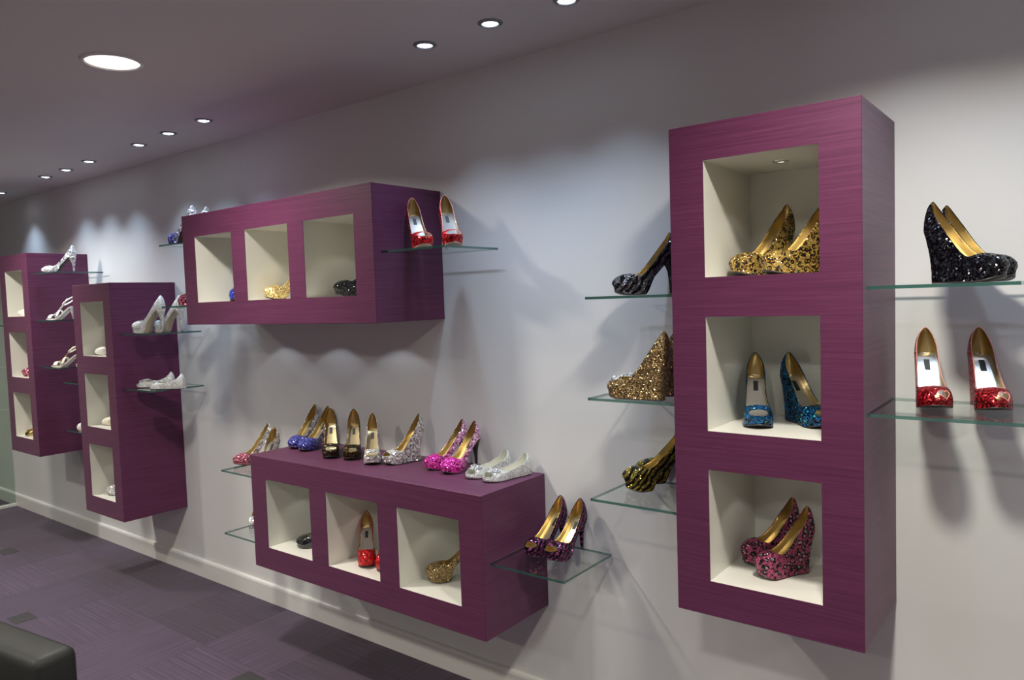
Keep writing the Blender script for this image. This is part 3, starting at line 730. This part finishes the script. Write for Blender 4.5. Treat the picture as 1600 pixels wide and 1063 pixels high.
# shelves right of it
z = SH['AR1'][2]
shoe('black_wedge', 1.434, -.270, z, 334, 'black glitter wedge in front on the upper right shelf, toe to the right', -1, 'black glitter wedges')
shoe('black_wedge', 1.434, -.165, z, 326, 'black glitter wedge behind its twin, gold lining showing', 1, 'black glitter wedges')
z = SH['AR2'][2]
shoe('red_heart', 1.285, -.235, z, -75, 'red glitter shoe with heart-shaped toe opening, left one at the right edge', 1, 'red heart-toe shoes')
shoe('red_heart', 1.418, -.215, z, -70, 'red glitter shoe with heart-shaped toe opening, right one at the right edge', -1, 'red heart-toe shoes')
# upper long cabinet
shoe('blue_gl', -1.60, -.285, B0, -50, 'blue pump showing only its edge in the left niche of the upper long cabinet')
shoe('gold_pale', -1.325, -.305, B0, 245, 'pale gold glitter pump in the middle niche of the upper long cabinet')
shoe('black_seq', -.870, -.280, B0, 218, 'black sequin pump, toe showing in the right niche of the upper long cabinet')
z = SH['BR'][2]
shoe('red_peep', -.322, -.300, z, -33, 'red glitter peep-toe pump, left one beside the upper long cabinet', 1, 'red peep-toe pumps')
shoe('red_peep', -.200, -.262, z, -36, 'red glitter peep-toe pump, right one beside the upper long cabinet', -1, 'red peep-toe pumps')
z = SH['BL1'][2]
shoe('blue_gr', -2.130, -.285, z, 184, 'blue-toed silver glitter pump left of the upper long cabinet, front one', 1, 'blue pumps on the high shelf')
shoe('blue_gr', -2.14, -.195, z, 181, 'blue-toed silver glitter pump left of the upper long cabinet, rear one', -1, 'blue pumps on the high shelf')
shoe('pink_gl', -2.085, -.275, SH['BL2'][2], 184, 'rose glitter pump peeking out left of the upper long cabinet, below the blue ones')
# on top of the lower long cabinet
shoe('blue_gr', -1.325, -.215, CT, -78, 'blue to silver glitter pump, leftmost on top of the lower long cabinet', 1, 'blue pumps on the lower cabinet')
shoe('blue_gr', -1.222, -.226, CT, -80, 'blue to silver glitter pump, second from left on top of the lower long cabinet', -1, 'blue pumps on the lower cabinet')
shoe('bk_gold', -.976, -.261, CT, -43, 'dark bronze peep-toe pump with gold lining, next to the blue pumps', 1, 'dark bronze pumps')
shoe('bk_gold', -.863, -.229, CT, -44, 'dark bronze peep-toe pump with gold lining, next to the silver wedges', -1, 'dark bronze pumps')
shoe('silver_wedge', -.722, -.255, CT, -47, 'silver glitter peep-toe wedge facing the camera on the lower long cabinet', 1, 'silver glitter wedges')
shoe('silver_wedge', -.680, -.222, CT, -104, 'silver glitter peep-toe wedge turned sideways on the lower long cabinet', -1, 'silver glitter wedges')
shoe('pink_gr', -.475, -.200, CT, -110, 'magenta glitter pump, the left and rear one of the pink pair', 1, 'magenta glitter pumps')
shoe('pink_gr', -.355, -.220, CT, -95, 'magenta glitter pump, the right and front one of the pink pair', -1, 'magenta glitter pumps')
shoe('white_flat', -.240, -.218, CT, -103, 'white jewelled open-toe flat, the left one on the lower long cabinet', 1, 'white flats on the lower cabinet')
shoe('white_flat', -.140, -.228, CT, -104, 'white jewelled open-toe flat, the right one at the cabinet corner', -1, 'white flats on the lower cabinet')
# its shelves and niches
z = SH['CL1'][2]
shoe('pink_sil', -1.722, -.262, z, -100, 'pink-toed silver glitter pump on the shelf left of the lower long cabinet', 1, 'pink and silver pumps')
shoe('pink_sil', -1.455, -.305, z, -62, 'pink and silver glitter pump half hidden behind the lower long cabinet', -1, 'pink and silver pumps')
shoe('silver_pump', -1.600, -.250, SH['CL2'][2], -50, 'silver glitter pump half hidden on the shelf left of the lower long cabinet')
shoe('patent', -1.195, -.290, C0, 215, 'black patent pump in the left niche of the lower long cabinet')
shoe('red_pump', -.708, -.318, C0, -45, 'red glitter pump facing the camera in the lower middle niche', 1, 'red glitter pumps')
shoe('red_pump', -.604, -.300, C0, -45, 'red glitter pump mostly hidden by the frame of the lower middle niche', -1, 'red glitter pumps')
shoe('gold_pump', -.425, -.264, C0, -142, 'gold glitter platform pump in the right niche of the lower long cabinet')
z = SH['CR'][2]
shoe('zeb_purple', .042, -.238, z, -97, 'purple zebra peep-toe pump, left one on the shelf by the lower long cabinet', 1, 'purple zebra pumps')
shoe('zeb_purple', .138, -.236, z, -93, 'purple zebra peep-toe pump, right one on the shelf by the lower long cabinet', -1, 'purple zebra pumps')
# second tall cabinet
z = SH['DR1'][2]
shoe('white_plat', -2.560, -.300, z, 200, 'white glitter platform pump, the front one beside the second tall cabinet', 1, 'white platform pumps')
shoe('white_plat', -2.540, -.205, z, 200, 'white glitter platform pump, the rear one beside the second tall cabinet', -1, 'white platform pumps')
z = SH['DR2'][2]
shoe('white_flat', -2.618, -.272, z, 215, 'white jewelled flat, the left one beside the second tall cabinet', 1, 'white flats on the far shelf')
shoe('white_flat', -2.455, -.285, z, 208, 'white jewelled flat, the right one beside the second tall cabinet', -1, 'white flats on the far shelf')
shoe('white_pump', -3.025, -.312, D1, 222, 'white satin shoe toe in the top niche of the second tall cabinet')
shoe('cream_pump', -3.000, -.312, D2, 230, 'cream shoe at the edge of the middle niche of the second tall cabinet')
shoe('silver_pump', -2.988, -.318, D3, 230, 'silver shoe at the edge of the bottom niche of the second tall cabinet')
shoe('white_pump', -3.375, -.290, SH['DL2'][2], 200, 'white shoe toe peeking out low between the two far tall cabinets')
# farthest cabinet
shoe('silver_slim', -3.745, -.305, SH['ER1'][2], 226, 'slim silver pump on the top shelf beside the farthest tall cabinet')
shoe('white_sandal', -3.700, -.310, SH['ER2'][2], 212, 'white strappy heeled sandal on the shelf beside the farthest tall cabinet')
shoe('cream_sandal', -3.665, -.312, SH['ER3'][2], 215, 'cream heeled sandal with gold trim, front one beside the farthest cabinet', 1, 'cream sandals')
shoe('cream_sandal', -3.64, -.175, SH['ER3'][2], 208, 'cream heeled sandal with gold trim, rear one beside the farthest cabinet', -1, 'cream sandals')
shoe('white_pump', -4.138, -.325, E1, 225, 'white shoe toe in the top niche of the farthest tall cabinet')
shoe('pink_gl', -4.135, -.325, E2, 225, 'rose shoe toe in the middle niche of the farthest tall cabinet')
shoe('gold_flat', -4.145, -.328, E3, 225, 'gold flat shoe in the bottom niche of the farthest tall cabinet')
shoe('white_pump', -4.52, -.27, SH['EL'][2], 200, 'white shoe at the left picture edge beside the farthest tall cabinet')

# ------------------------------------------------------------------ leather chair
ch = thing('armchair', 'black leather armchair seen from above at the lower left corner', 'chair', (-.735, -1.66, 0), math.radians(8))
def pad(x0, x1, y0, y1, z0, z1, bv=.025): return boxbm(x0, x1, y0, y1, z0, z1, bevel=bv, seg=3)
obj('backrest', pad(-.33, .33, .02, .13, .36, .74), LEATHER, ch, smooth=True)
obj('seat', pad(-.25, .25, -.50, .02, .26, .42), LEATHER, ch, smooth=True)
for s in (-1, 1):
    obj('armrest', pad(s*.25 if s > 0 else -.33, .33 if s > 0 else -.25, -.50, .02, .14, .56), LEATHER, ch, smooth=True)
for sx in (-1, 1):
    for sy in (-.44, .06):
        obj('leg', boxbm(sx*.28-.02, sx*.28+.02, sy-.02, sy+.02, 0, .15 if sy < 0 else .37, bevel=.003, seg=1), STEEL, ch)
obj('seat_base', pad(-.25, .25, -.48, .02, .15, .26, .01), LEATHER, ch)
